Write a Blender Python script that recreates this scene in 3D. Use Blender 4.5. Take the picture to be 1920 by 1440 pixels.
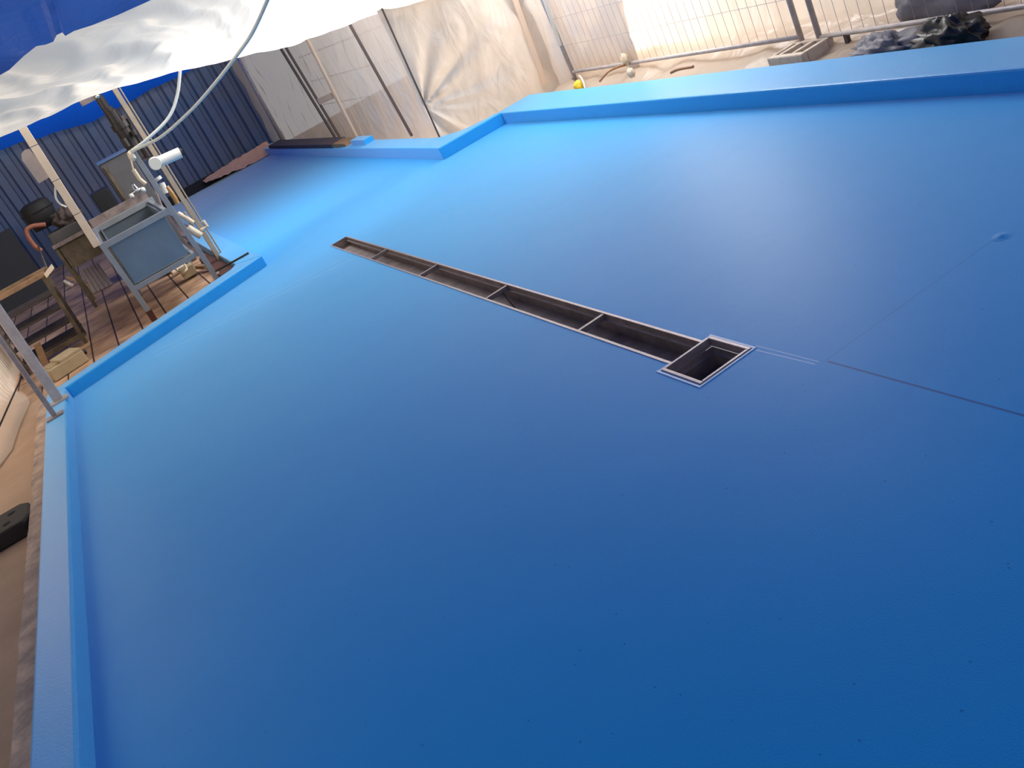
import bpy, math, random
from mathutils import Vector, Matrix, noise
random.seed(7)
PI = math.pi
S = bpy.context.scene
for o in list(bpy.data.objects): bpy.data.objects.remove(o)
COL = S.collection

# ------------------------------------------------------------------ camera
F = 1800.0; CX = 960.0; CY = 720.0
CAM = Vector((0.0, 0.0, 1.6))
# rows: camera right, camera down, camera forward, in world axes (x across the drain, y along it, z up)
ROWS = (Vector((0.8056676708, -0.4175562809, -0.4201741978)),
        Vector((-0.5366383857, -0.2141251680, -0.8161921682)),
        Vector((0.2508362955, 0.8830612463, -0.3965904539)))
cam_data = bpy.data.cameras.new('camera')
cam_data.sensor_width = 36.0
cam_data.lens = 36.0 * F / 1920.0
cam_data.clip_end = 200
cam = bpy.data.objects.new('camera', cam_data)
COL.objects.link(cam)
m = Matrix.Identity(4)
for i in range(3):
    m[i][0] = ROWS[0][i]; m[i][1] = -ROWS[1][i]; m[i][2] = -ROWS[2][i]; m[i][3] = CAM[i]
cam.matrix_world = m
S.camera = cam

# ------------------------------------------------------------------ world, lights, exposure
S.view_settings.view_transform = 'Standard'
S.view_settings.look = 'None'
S.view_settings.gamma = 1.0
S.view_settings.use_curve_mapping = False
S.view_settings.exposure = 0.0
W = bpy.data.worlds.new('daylight'); S.world = W; W.use_nodes = True
bg = W.node_tree.nodes['Background']
bg.inputs[0].default_value = (0.97, 0.97, 0.97, 1); bg.inputs[1].default_value = 0.85

def area(name, loc, target, sx, sy, power, col=(1, 1, 1)):
    d = bpy.data.lights.new(name, 'AREA'); d.shape = 'RECTANGLE'; d.size = sx; d.size_y = sy
    d.energy = power; d.color = col
    o = bpy.data.objects.new(name, d); COL.objects.link(o); o.location = loc
    v = Vector(target) - Vector(loc)
    o.rotation_euler = v.to_track_quat('-Z', 'Y').to_euler()
    return o
# daylight outside the film wall on the fence side and above the corner of the film roof
area('daylight_outside_fence', (6.6, 4.5, 1.8), (4.6, 4.5, 1.0), 10.0, 3.0, 115, (1.0, 0.95, 0.88))
area('daylight_over_corner', (3.9, 7.3, 3.4), (3.7, 7.8, 1.5), 2.2, 2.8, 200, (1.0, 0.98, 0.95))
area('daylight_over_fence', (5.9, 8.6, 2.45), (3.0, 8.3, 0.0), 1.6, 5.5, 600, (1.0, 0.99, 0.97))  # added to brighten the far corner, through a gap left above the curtain
area('daylight_roof_opening', (1.9, 10.2, 3.7), (2.1, 9.0, 0.0), 2.4, 1.2, 125, (1.0, 0.99, 0.96))  # added fill for the far floor, above a made-up opening in the roof
area('daylight_past_posts', (-3.0, 7.6, 1.7), (-.2, 8.4, 0.0), 2.4, 1.2, 190, (1.0, 0.93, 0.84))
area('daylight_behind_partition', (6.5, 13.0, 2.0), (3.2, 13.0, 1.0), 8.0, 3.0, 60, (1.0, 0.93, 0.86))

# ------------------------------------------------------------------ helpers
def ray(px, py):
    return ROWS[0] * ((px - CX) / F) + ROWS[1] * ((py - CY) / F) + ROWS[2]
def at(px, py, X=None, Y=None, z=None):
    """the point of a known plane of the room seen at a place of the photograph"""
    d = ray(px, py)
    if X is not None: t = (X - CAM.x) / d.x
    elif Y is not None: t = (Y - CAM.y) / d.y
    else: t = (z - CAM.z) / d.z
    return CAM + d * t

class MB:
    def __init__(s): s.v = []; s.f = []
    def add(s, vs, fs):
        n = len(s.v); s.v += [Vector(p) for p in vs]; s.f += [tuple(i + n for i in f) for f in fs]; return s
    def hexa(s, c):   # 8 corners: bottom 4 ccw, top 4 ccw
        return s.add(c, [(3, 2, 1, 0), (4, 5, 6, 7), (0, 1, 5, 4), (1, 2, 6, 5), (2, 3, 7, 6), (3, 0, 4, 7)])
    def box(s, x0, x1, y0, y1, z0, z1):
        return s.hexa([(x0, y0, z0), (x1, y0, z0), (x1, y1, z0), (x0, y1, z0), (x0, y0, z1), (x1, y0, z1), (x1, y1, z1), (x0, y1, z1)])
    def obox(s, c, a, b, h):   # centre, three half-axis vectors
        c = Vector(c); a = Vector(a); b = Vector(b); h = Vector(h)
        if a.cross(b).dot(h) < 0: a = -a
        return s.hexa([c - a - b - h, c + a - b - h, c + a + b - h, c - a + b - h, c - a - b + h, c + a - b + h, c + a + b + h, c - a + b + h])
    def bar(s, p, q, w, d, ref=(0, 1, 0)):   # square bar from p to q
        p = Vector(p); q = Vector(q); ax = (q - p)
        n = ax.normalized(); r = Vector(ref)
        if abs(n.dot(r)) > .95: r = Vector((1, 0, 0))
        a = n.cross(r).normalized(); b = n.cross(a).normalized()
        return s.obox((p + q) / 2, a * w / 2, b * d / 2, ax / 2)
    def prism(s, pts, z0, z1):
        n = len(pts)
        if sum(pts[i][0] * pts[(i + 1) % n][1] - pts[(i + 1) % n][0] * pts[i][1] for i in range(n)) < 0: pts = pts[::-1]
        vs = [(p[0], p[1], z0) for p in pts] + [(p[0], p[1], z1) for p in pts]
        fs = [tuple(range(n - 1, -1, -1)), tuple(range(n, 2 * n))] + [(i, (i + 1) % n, (i + 1) % n + n, i + n) for i in range(n)]
        return s.add(vs, fs)
    def tube(s, pts, r, seg=10, cap=True, rs=None):
        pts = [Vector(p) for p in pts]; n = len(pts); vs = []; fs = []
        t = (pts[1] - pts[0]).normalized()
        u = t.orthogonal().normalized()
        for i, p in enumerate(pts):
            if i == 0: tt = (pts[1] - p)
            elif i == n - 1: tt = (p - pts[i - 1])
            else: tt = (pts[i + 1] - pts[i - 1])
            if tt.length > 1e-9: tt = tt.normalized()
            else: tt = t
            u = (u - tt * u.dot(tt))
            u = u.normalized() if u.length > 1e-6 else tt.orthogonal().normalized()
            w = tt.cross(u); rr = rs[i] if rs else r
            for k in range(seg):
                a = 2 * PI * k / seg
                vs.append(p + (u * math.cos(a) + w * math.sin(a)) * rr)
        for i in range(n - 1):
            for k in range(seg):
                a = i * seg + k; b = i * seg + (k + 1) % seg
                fs.append((a, b, b + seg, a + seg))
        if cap: fs += [tuple(range(seg - 1, -1, -1)), tuple(range((n - 1) * seg, n * seg))]
        return s.add(vs, fs)
    def grid(s, fn, nu, nv, closed=False):
        vs = [fn(i / nu, j / nv) for j in range(nv + 1) for i in range(nu + 1)]
        fs = [(j * (nu + 1) + i, j * (nu + 1) + i + 1, (j + 1) * (nu + 1) + i + 1, (j + 1) * (nu + 1) + i) for j in range(nv) for i in range(nu)]
        return s.add(vs, fs)
    def build(s, name, mat, parent=None, smooth=False, bevel=0, origin=None, thick=0):
        me = bpy.data.meshes.new(name)
        if parent is not None:
            o0 = Vector(parent.get('_o', (0, 0, 0)))
        elif origin is not None: o0 = Vector(origin)
        else:
            lo = Vector([min(v[i] for v in s.v) for i in range(3)]); hi = Vector([max(v[i] for v in s.v) for i in range(3)])
            o0 = Vector(((lo.x + hi.x) / 2, (lo.y + hi.y) / 2, lo.z))
        me.from_pydata([tuple(v - o0) for v in s.v], [], s.f)
        me.validate(); me.update()
        if smooth:
            for p in me.polygons: p.use_smooth = True
        me.materials.append(mat)
        o = bpy.data.objects.new(name, me); COL.objects.link(o)
        if parent is not None: o.parent = parent; ORIG[o.name] = o0; o['_o'] = tuple(o0)
        else: o.location = o0; o['_o'] = tuple(o0)
        if thick:
            md = o.modifiers.new('thickness', 'SOLIDIFY'); md.thickness = thick; md.offset = 0
        if bevel:
            md = o.modifiers.new('bevel', 'BEVEL'); md.width = bevel; md.segments = 2; md.limit_method = 'ANGLE'
        return o
ORIG = {}
def tag(o, label, cat, group=None, kind=None):
    if label: o['label'] = label
    if cat: o['category'] = cat
    if group: o['group'] = group
    if kind: o['kind'] = kind
    return o
def empty(name, loc, label, cat, group=None):
    o = bpy.data.objects.new(name, None); COL.objects.link(o); o.location = loc; o['_o'] = tuple(loc)
    o.empty_display_size = .1
    return tag(o, label, cat, group)
def struct(o): o['kind'] = 'structure'; return o
def fbm(x, y, z=0.0, o=4): return noise.fractal(Vector((x, y, z)), 1.0, 2.0, o)

# ------------------------------------------------------------------ materials
def srgb(r, g, b):
    f = lambda c: c / 12.92 if c <= .04045 else ((c + .055) / 1.055) ** 2.4
    return (f(r / 255), f(g / 255), f(b / 255), 1)
def mat(name, col, rough=.6, metal=0.0, vary=0.0, vscale=6.0, vcol=None, bump=0.0, bscale=60.0, spec=.5, trans=0.0, coat=0.0):
    M = bpy.data.materials.new(name); M.use_nodes = True; nt = M.node_tree; b = nt.nodes['Principled BSDF']
    b.inputs['Base Color'].default_value = col; b.inputs['Roughness'].default_value = rough; b.inputs['Metallic'].default_value = metal
    b.inputs['Specular IOR Level'].default_value = spec; b.inputs['Coat Weight'].default_value = coat
    tc = nt.nodes.new('ShaderNodeTexCoord')
    if vary:
        n = nt.nodes.new('ShaderNodeTexNoise'); n.inputs['Scale'].default_value = vscale; n.inputs['Detail'].default_value = 6; n.inputs['Roughness'].default_value = .65
        nt.links.new(tc.outputs['Object'], n.inputs['Vector'])
        r = nt.nodes.new('ShaderNodeMapRange'); r.inputs[1].default_value = .35; r.inputs[2].default_value = .7
        r.inputs[3].default_value = 0; r.inputs[4].default_value = vary
        nt.links.new(n.outputs['Fac'], r.inputs[0])
        mx = nt.nodes.new('ShaderNodeMix'); mx.data_type = 'RGBA'
        mx.inputs[6].default_value = col
        mx.inputs[7].default_value = vcol if vcol else (col[0] * .35, col[1] * .35, col[2] * .35, 1)
        nt.links.new(r.outputs[0], mx.inputs[0]); nt.links.new(mx.outputs[2], b.inputs['Base Color'])
    if bump:
        n = nt.nodes.new('ShaderNodeTexNoise'); n.inputs['Scale'].default_value = bscale; n.inputs['Detail'].default_value = 5
        nt.links.new(tc.outputs['Object'], n.inputs['Vector'])
        bp = nt.nodes.new('ShaderNodeBump'); bp.inputs['Strength'].default_value = bump; bp.inputs['Distance'].default_value = .01
        nt.links.new(n.outputs['Fac'], bp.inputs['Height']); nt.links.new(bp.outputs[0], b.inputs['Normal'])
    return M
def film(name, col, trans=.5, clear=0.0, gloss=.08, bump=.3, scale=(1.2, 1.2, .5), rough=.35):
    """thin sheeting: diffuse + translucent + a little gloss, with soft creases"""
    M = bpy.data.materials.new(name); M.use_nodes = True; nt = M.node_tree
    for n in list(nt.nodes): nt.nodes.remove(n)
    L = nt.links.new
    out = nt.nodes.new('ShaderNodeOutputMaterial')
    df = nt.nodes.new('ShaderNodeBsdfDiffuse'); df.inputs[0].default_value = col
    tr = nt.nodes.new('ShaderNodeBsdfTranslucent'); tr.inputs[0].default_value = col
    gl = nt.nodes.new('ShaderNodeBsdfGlossy'); gl.inputs['Roughness'].default_value = rough; gl.inputs[0].default_value = (.9, .9, .9, 1)
    m1 = nt.nodes.new('ShaderNodeMixShader'); m1.inputs[0].default_value = trans
    m2 = nt.nodes.new('ShaderNodeMixShader'); m2.inputs[0].default_value = gloss
    L(df.outputs[0], m1.inputs[1]); L(tr.outputs[0], m1.inputs[2]); L(m1.outputs[0], m2.inputs[1]); L(gl.outputs[0], m2.inputs[2])
    last = m2
    if clear:
        tp = nt.nodes.new('ShaderNodeBsdfTransparent'); m3 = nt.nodes.new('ShaderNodeMixShader'); m3.inputs[0].default_value = clear
        L(m2.outputs[0], m3.inputs[1]); L(tp.outputs[0], m3.inputs[2]); last = m3
    L(last.outputs[0], out.inputs[0])
    tc = nt.nodes.new('ShaderNodeTexCoord'); mp = nt.nodes.new('ShaderNodeMapping'); mp.inputs['Scale'].default_value = scale
    L(tc.outputs['Object'], mp.inputs[0])
    n = nt.nodes.new('ShaderNodeTexNoise'); n.inputs['Scale'].default_value = 3.2; n.inputs['Detail'].default_value = 3; n.inputs['Distortion'].default_value = 1.2
    L(mp.outputs[0], n.inputs['Vector'])
    bp = nt.nodes.new('ShaderNodeBump'); bp.inputs['Strength'].default_value = bump; bp.inputs['Distance'].default_value = .08
    L(n.outputs['Fac'], bp.inputs['Height'])
    for b in (df, tr, gl): L(bp.outputs[0], b.inputs['Normal'])
    return M

def floor_mat():
    M = mat('blue_resin', srgb(10, 132, 225), rough=.44, spec=.07)
    nt = M.node_tree; L = nt.links.new; b = nt.nodes['Principled BSDF']
    b.inputs['Sheen Weight'].default_value = .6; b.inputs['Sheen Roughness'].default_value = .35; b.inputs['Sheen Tint'].default_value = (.8, .93, 1, 1)
    geo = nt.nodes.new('ShaderNodeNewGeometry')
    sep = nt.nodes.new('ShaderNodeSeparateXYZ'); L(geo.outputs['Position'], sep.inputs[0])
    def math_(op, a, b_=None, c=None):
        n = nt.nodes.new('ShaderNodeMath'); n.operation = op
        for i, x in enumerate((a, b_, c)):
            if x is None: continue
            if isinstance(x, (int, float)): n.inputs[i].default_value = x
            else: L(x, n.inputs[i])
        return n.outputs[0]
    X = sep.outputs[0]; Y = sep.outputs[1]
    # fine grain of the aggregate
    n1 = nt.nodes.new('ShaderNodeTexNoise'); n1.inputs['Scale'].default_value = 220; n1.inputs['Detail'].default_value = 3
    n2 = nt.nodes.new('ShaderNodeTexNoise'); n2.inputs['Scale'].default_value = 1.3; n2.inputs['Detail'].default_value = 5
    L(geo.outputs['Position'], n1.inputs['Vector']); L(geo.outputs['Position'], n2.inputs['Vector'])
    def line(x0, y0, x1, y1, w):
        """1 on a straight scraped line between two floor points"""
        dx, dy = x1 - x0, y1 - y0; l = math.hypot(dx, dy); ux, uy = dx / l, dy / l
        a = math_('ADD', math_('MULTIPLY', math_('SUBTRACT', X, x0), ux), math_('MULTIPLY', math_('SUBTRACT', Y, y0), uy))
        d = math_('ABSOLUTE', math_('ADD', math_('MULTIPLY', math_('SUBTRACT', X, x0), -uy), math_('MULTIPLY', math_('SUBTRACT', Y, y0), ux)))
        on = math_('MULTIPLY', math_('GREATER_THAN', a, 0), math_('LESS_THAN', a, l))
        e = math_('SUBTRACT', 1.0, math_('SMOOTH_MIN', math_('DIVIDE', d, w), 1.0, .25))
        return math_('MULTIPLY', on, math_('MAXIMUM', e, 0))
    base = nt.nodes.new('ShaderNodeMix'); base.data_type = 'RGBA'
    base.inputs[6].default_value = srgb(24, 144, 216); base.inputs[7].default_value = srgb(30, 158, 230)
    f = math_('ADD', math_('MULTIPLY', n1.outputs['Fac'], .6), math_('MULTIPLY', n2.outputs['Fac'], .4)); L(f, base.inputs[0])
    sp = nt.nodes.new('ShaderNodeTexVoronoi'); sp.inputs['Scale'].default_value = 14; L(geo.outputs['Position'], sp.inputs['Vector'])
    spots = math_('LESS_THAN', sp.outputs['Distance'], .045)
    dk = nt.nodes.new('ShaderNodeMix'); dk.data_type = 'RGBA'; L(base.outputs[2], dk.inputs[6]); dk.inputs[7].default_value = srgb(8, 60, 130)
    seam = math_('MAXIMUM', math_('MULTIPLY', line(1.64, 2.33, 1.63, -1, .006), .9), math_('MULTIPLY', line(1.63, 2.34, 2.45, 2.33, .004), .35))
    L(math_('MAXIMUM', seam, math_('MULTIPLY', spots, .45)), dk.inputs[0])
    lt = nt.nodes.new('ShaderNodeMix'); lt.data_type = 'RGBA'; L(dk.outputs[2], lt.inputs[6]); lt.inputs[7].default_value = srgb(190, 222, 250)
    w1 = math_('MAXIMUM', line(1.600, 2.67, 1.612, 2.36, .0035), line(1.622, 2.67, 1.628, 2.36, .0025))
    fold_sheen = math_('MULTIPLY', math_('MAXIMUM', line(-.25, 7.86, 1.35, 7.28, .014), line(-.25, 7.70, 1.35, 7.14, .014)), .22)  # sheen along the floor's fold, painted as two paler lines
    L(math_('MAXIMUM', w1, fold_sheen), lt.inputs[0]); L(lt.outputs[2], b.inputs['Base Color'])
    bp = nt.nodes.new('ShaderNodeBump'); bp.inputs['Strength'].default_value = .18; bp.inputs['Distance'].default_value = .004
    L(n1.outputs['Fac'], bp.inputs['Height'])
    bp2 = nt.nodes.new('ShaderNodeBump'); bp2.inputs['Strength'].default_value = .12; bp2.inputs['Distance'].default_value = .05
    L(n2.outputs['Fac'], bp2.inputs['Height']); L(bp.outputs[0], bp2.inputs['Normal']); L(bp2.outputs[0], b.inputs['Normal'])
    return M

M_FLOOR = floor_mat()
M_KERB = mat('blue_kerb_resin', srgb(44, 160, 230), rough=.38, spec=.25, vary=.25, vscale=5, vcol=srgb(34, 146, 220), bump=.2, bscale=90)
for _k in (M_KERB,):
    _b = _k.node_tree.nodes['Principled BSDF']; _b.inputs['Sheen Weight'].default_value = .6; _b.inputs['Sheen Roughness'].default_value = .35; _b.inputs['Sheen Tint'].default_value = (.8, .93, 1, 1)
M_STONE = mat('rough_stone', srgb(190, 165, 145), rough=.9, vary=.9, vscale=9, vcol=srgb(110, 98, 98), bump=.9, bscale=30)
M_GROUND = mat('dusty_concrete', srgb(176, 148, 124), rough=.85, vary=.5, vscale=2, vcol=srgb(140, 112, 92), bump=.4, bscale=25)
M_STEEL = mat('stainless', srgb(168, 158, 158), rough=.4, metal=.35, vary=.6, vscale=12, vcol=srgb(104, 92, 90), bump=.1)
M_STEELD = mat('dirty_stainless', srgb(150, 134, 130), rough=.5, metal=.25, vary=.8, vscale=9, vcol=srgb(92, 80, 80), bump=.2)
M_SHINY = mat('bare_steel_edge', srgb(176, 166, 172), rough=.35, metal=.4, vary=.6, vscale=30, vcol=srgb(140, 128, 132))
M_SINK = mat('sink_steel', srgb(140, 150, 158), rough=.32, metal=.75, vary=.4, vscale=4, vcol=srgb(110, 118, 128))
M_FRAME = mat('painted_steel', srgb(140, 146, 154), rough=.45, metal=.4, vary=.5, vscale=8, vcol=srgb(128, 124, 122))
M_BEIGE = mat('beige_paint', srgb(200, 180, 158), rough=.6, vary=.4, vscale=6, vcol=srgb(160, 140, 120))
M_GALV = mat('galvanised_steel', srgb(186, 180, 182), rough=.5, metal=.2, vary=.5, vscale=15, vcol=srgb(128, 120, 118))
M_CORR = mat('slate_blue_sheet', srgb(66, 90, 128), rough=.45, metal=.1, vary=.7, vscale=1.1, vcol=srgb(104, 98, 106), bump=.1, bscale=20)
M_BLACK = mat('black_plastic', srgb(16, 15, 18), rough=.75)
M_RUBBER = mat('recycled_rubber', srgb(48, 44, 42), rough=.85, bump=.5, bscale=80)
M_MACH = mat('greasy_machine_metal', srgb(52, 46, 44), rough=.5, metal=.4, vary=.7, vscale=18, vcol=srgb(24, 20, 20))
M_WHITEP = mat('white_plastic', srgb(196, 194, 190), rough=.4)
M_CHROME = mat('chrome', srgb(230, 230, 230), rough=.15, metal=1)
M_HOSE = mat('white_hose', srgb(196, 196, 188), rough=.45)
M_PVC = mat('cream_pipe', srgb(200, 184, 162), rough=.5, vary=.4, vscale=12, vcol=srgb(150, 130, 108))
M_BRASS = mat('old_brass', srgb(170, 130, 80), rough=.4, metal=.6)
M_TILE = mat('brown_tiles', srgb(170, 138, 110), rough=.55)
M_WOOD = mat('weathered_wood', srgb(150, 118, 88), rough=.8, vary=.7, vscale=10, vcol=srgb(96, 72, 52), bump=.3)
M_PLANK = mat('dark_plank', srgb(82, 66, 70), rough=.8, vary=.6, vscale=8, vcol=srgb(50, 42, 50), bump=.3)
M_BROWN = mat('rusty_brown_sheet', srgb(74, 36, 28), rough=.8, vary=.6, vscale=8, vcol=srgb(40, 20, 18), bump=.3)
M_CABINET = mat('grey_cabinet', srgb(96, 92, 92), rough=.45, metal=.3, vary=.4, vscale=5)
M_RACK = mat('olive_steel', srgb(112, 98, 78), rough=.6, metal=.3, vary=.8, vscale=8, vcol=srgb(58, 48, 42))
M_DARKSHELF = mat('dark_shelf', srgb(66, 54, 50), rough=.7, vary=.6, vscale=9)
M_BOX = mat('khaki_plastic', srgb(166, 150, 120), rough=.55, vary=.4, vscale=10, vcol=srgb(130, 112, 86))
M_RIBBED = mat('mauve_ribbed_sheet', srgb(128, 114, 114), rough=.6, vary=.4, vscale=8)
M_CLOTH = mat('grey_cloth', srgb(92, 80, 78), rough=.9, vary=.5, vscale=8, bump=.4, bscale=40)
M_COPPER = mat('copper_brown_cloth', srgb(156, 96, 76), rough=.7, vary=.5, vscale=9)
M_PINK = mat('tan_paper', srgb(236, 182, 150), rough=.7, vary=.4, vscale=9, vcol=srgb(196, 134, 106))
M_YELLOW = mat('yellow_plug', srgb(225, 190, 30), rough=.5, vary=.4, vscale=40, vcol=srgb(150, 120, 20))
M_CABLE = mat('brown_cable', srgb(150, 112, 84), rough=.6)
M_BATTEN = mat('timber_batten', srgb(190, 168, 146), rough=.7, vary=.4, vscale=8)
M_BEIGED = mat('dull_beige', srgb(158, 142, 122), rough=.65, vary=.5, vscale=7, vcol=srgb(104, 90, 76))
M_DARKBAT = mat('dark_batten', srgb(78, 64, 62), rough=.7)
M_TAPE = mat('cream_tape', srgb(214, 196, 172), rough=.6)
M_CONC = mat('pale_concrete', srgb(206, 192, 178), rough=.9, vary=.4, vscale=20, bump=.5, bscale=60)
M_BAG = mat('black_bin_bag', srgb(16, 17, 26), rough=.38, bump=.5, bscale=18)
M_GREYBAG = mat('grey_sack', srgb(120, 118, 128), rough=.55, vary=.4, vscale=8, bump=.4, bscale=14)
F_ROOF = film('white_film', (.76, .69, .61, 1), trans=.5, gloss=.05, bump=.3, scale=(.4, .6, .6))
F_WALL = film('cream_film', (.62, .545, .47, 1), trans=.55, gloss=.05, bump=.35)
F_GREY = film('grey_film', (.36, .30, .26, 1), trans=.4, clear=.22, gloss=.14, bump=1.0, scale=(1.5, 1.5, .6))
F_TAPE = film('backlit_tape', (.85, .72, .6, 1), trans=.6, bump=.1)
F_TARP = film('blue_tarp', (.012, .17, .98, 1), trans=.6, gloss=.03, bump=.3)
F_TARPD = film('blue_woven_tarp', (.06, .15, .52, 1), trans=.35, gloss=.05, bump=.5, scale=(2, 2, 2))

# tile joints for the kitchen floor
def tile_joints(M):
    nt = M.node_tree; L = nt.links.new; b = nt.nodes['Principled BSDF']
    tc = nt.nodes.new('ShaderNodeNewGeometry')
    br = nt.nodes.new('ShaderNodeTexBrick'); br.offset = 0; br.inputs['Scale'].default_value = 1
    br.inputs['Brick Width'].default_value = .24; br.inputs['Row Height'].default_value = .6; br.inputs['Mortar Size'].default_value = .008
    br.inputs['Color1'].default_value = srgb(196, 158, 128); br.inputs['Color2'].default_value = srgb(176, 140, 112); br.inputs['Mortar'].default_value = srgb(60, 42, 34)
    L(tc.outputs['Position'], br.inputs['Vector'])
    n = nt.nodes.new('ShaderNodeTexNoise'); n.inputs['Scale'].default_value = 3.5; n.inputs['Detail'].default_value = 6; L(tc.outputs['Position'], n.inputs['Vector'])
    mx = nt.nodes.new('ShaderNodeMix'); mx.data_type = 'RGBA'; mx.blend_type = 'MULTIPLY'; mx.inputs[0].default_value = .7
    cr = nt.nodes.new('ShaderNodeValToRGB'); cr.color_ramp.elements[0].position = .35; cr.color_ramp.elements[0].color = (.35, .3, .28, 1); cr.color_ramp.elements[1].position = .6
    L(n.outputs['Fac'], cr.inputs[0]); L(br.outputs['Color'], mx.inputs[6]); L(cr.outputs[0], mx.inputs[7]); L(mx.outputs[2], b.inputs['Base Color'])
tile_joints(M_TILE)

# ------------------------------------------------------------------ the blue floor with its drain opening
def quads(rects, z=0.0):
    mb = MB()
    for r in rects: mb.add([(x, y, z) for x, y in r], [tuple(range(len(r)))])
    return mb
R = lambda x0, x1, y0, y1: [(x0, y0), (x1, y0), (x1, y1), (x0, y1)]
GX0, GX1, GY0, GY1 = 1.412, 1.562, 2.915, 7.95      # channel opening
PX0, PX1, PY0, PY1 = 1.362, 1.600, 2.668, 2.915     # catch pit opening
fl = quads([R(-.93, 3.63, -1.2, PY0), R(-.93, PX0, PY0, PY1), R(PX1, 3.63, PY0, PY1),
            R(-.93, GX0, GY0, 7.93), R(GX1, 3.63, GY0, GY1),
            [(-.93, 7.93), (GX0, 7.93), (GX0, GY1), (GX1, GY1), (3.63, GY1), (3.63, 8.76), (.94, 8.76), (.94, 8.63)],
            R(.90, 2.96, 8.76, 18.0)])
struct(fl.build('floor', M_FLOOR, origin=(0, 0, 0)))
# a blister in the resin
mb = MB(); c = at(1878, 443, z=0)
mb.grid(lambda u, v: (c.x + .035 * v * math.cos(2 * PI * u), c.y + .035 * v * math.sin(2 * PI * u), .0005 + .006 * (math.cos(PI * v) + 1) / 2), 20, 6)
tag(mb.build('blister', M_FLOOR, smooth=True), 'small raised blister in the blue floor coating where two floor seams end', 'blister')

struct(MB().box(-6, -1.16, -1.2, 8.6, -.06, -.002).build('floor_dusty', M_GROUND, origin=(0, 0, 0)))
struct(MB().box(4.0, 7.5, -1.2, 9.6, -.06, .0).box(3.17, 7.5, 9.0, 18.2, -.06, -.011).build('floor_concrete', M_GROUND, origin=(0, 0, 0)))
struct(MB().box(-6, .94, 8.6, 18.2, -.06, -.004).prism([(-1.16, 8.05), (-.6, 8.05), (.94, 8.65), (-1.16, 8.65)], -.06, -.005).build('floor_tiled', M_TILE, origin=(0, 0, 0)))

# ------------------------------------------------------------------ kerbs
KH = .10
def kerb(name, pts, h, lip=.018):
    return struct(MB().prism(pts, -.01, h).build(name, M_KERB, origin=(0, 0, 0), bevel=.012))
kerb('trim_1', [(-.925, -1.2), (-1.085, -1.2), (-1.085, 8.05), (-.925, 7.92)], KH)
kerb('trim_2', [(-.925, 7.92), (-1.085, 8.05), (.66, 8.78), (.74, 8.90), (.95, 8.62)], KH)
kerb('trim_3', [(.95, 8.62), (.74, 8.90), (.70, 12.6), (.93, 12.6)], KH)
kerb('trim_4', [(3.625, -1.2), (4.01, -1.2), (4.03, 8.86), (3.60, 8.86), (3.625, 8.74)], .112)
kerb('trim_5', [(3.625, 8.74), (3.60, 8.86), (3.53, 8.84), (3.28, 8.96), (3.13, 9.28), (3.16, 17.9), (2.93, 17.9), (2.90, 8.74)], .12)
# stone edge of the slab along the dusty side
mb = MB()
def st(u, v):
    y = -1.2 + 9.2 * u; q = .012 * fbm(u * 40, v * 3, 1)
    prof = [(-1.083, .0), (-1.083, .084), (-1.165, .078), (-1.175, -.02)]
    i = min(int(v * 3 + 1e-6), 2); t = v * 3 - i; a = prof[i]; b = prof[i + 1]
    return (a[0] + (b[0] - a[0]) * t - abs(q) * (v > .3), y, a[1] + (b[1] - a[1]) * t + q * .4 * (v > .2))
mb.grid(st, 160, 9)
struct(mb.build('trim_6', M_STONE, origin=(0, 0, 0), smooth=False))

# ------------------------------------------------------------------ drain channel and catch pit
ch = empty('drain_channel', ((GX0 + GX1) / 2, 5.4, 0), 'long empty stainless drain channel sunk in the blue floor', 'drain')
D = .10
mb = MB(); t = .004
mb.box(GX0, GX0 + t, GY0, GY1, -D, 0).box(GX1 - t, GX1, GY0, GY1, -D, 0).box(GX0, GX1, GY1 - t, GY1, -D, 0)
mb.add([(GX0, GY0, -D), (GX1, GY0, -D), (GX1, GY1, -D + .03), (GX0, GY1, -D + .03)], [(0, 1, 2, 3)])
mb.build('trough', M_STEELD, ch)
mb = MB()
for x, s in ((GX0, 1), (GX1, -1)):   # ledge that once carried the grates
    mb.box(min(x + s * t, x + s * .016), max(x + s * t, x + s * .016), GY0, GY1 - t, -.030, -.027)
mb.build('grate_ledge', M_STEEL, ch)
mb = MB()
for x0, x1 in ((GX0 - .007, GX0 + .005), (GX1 - .005, GX1 + .007)): mb.box(x0, x1, GY0, GY1, -.002, .003)
mb.box(GX0 - .007, GX1 + .007, GY1 - .004, GY1 + .006, -.002, .003)
mb.build('rim', M_SHINY, ch)
for y in (6.83, 5.76, 4.685, 3.65):
    MB().box(GX0 + .004, GX1 - .004, y - .009, y + .009, -.026, -.001).build('cross_bar', M_STEEL, ch)
mb = MB(); q = Vector((1.50, 4.60, -.02))
mb.tube([(1.515, 4.675, -.024), (1.50, 4.60, -.05), (1.49, 4.52, -.085), (1.455, 4.51, -.09)], .0035, 6)
mb.build('hook', M_BLACK, ch)

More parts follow.
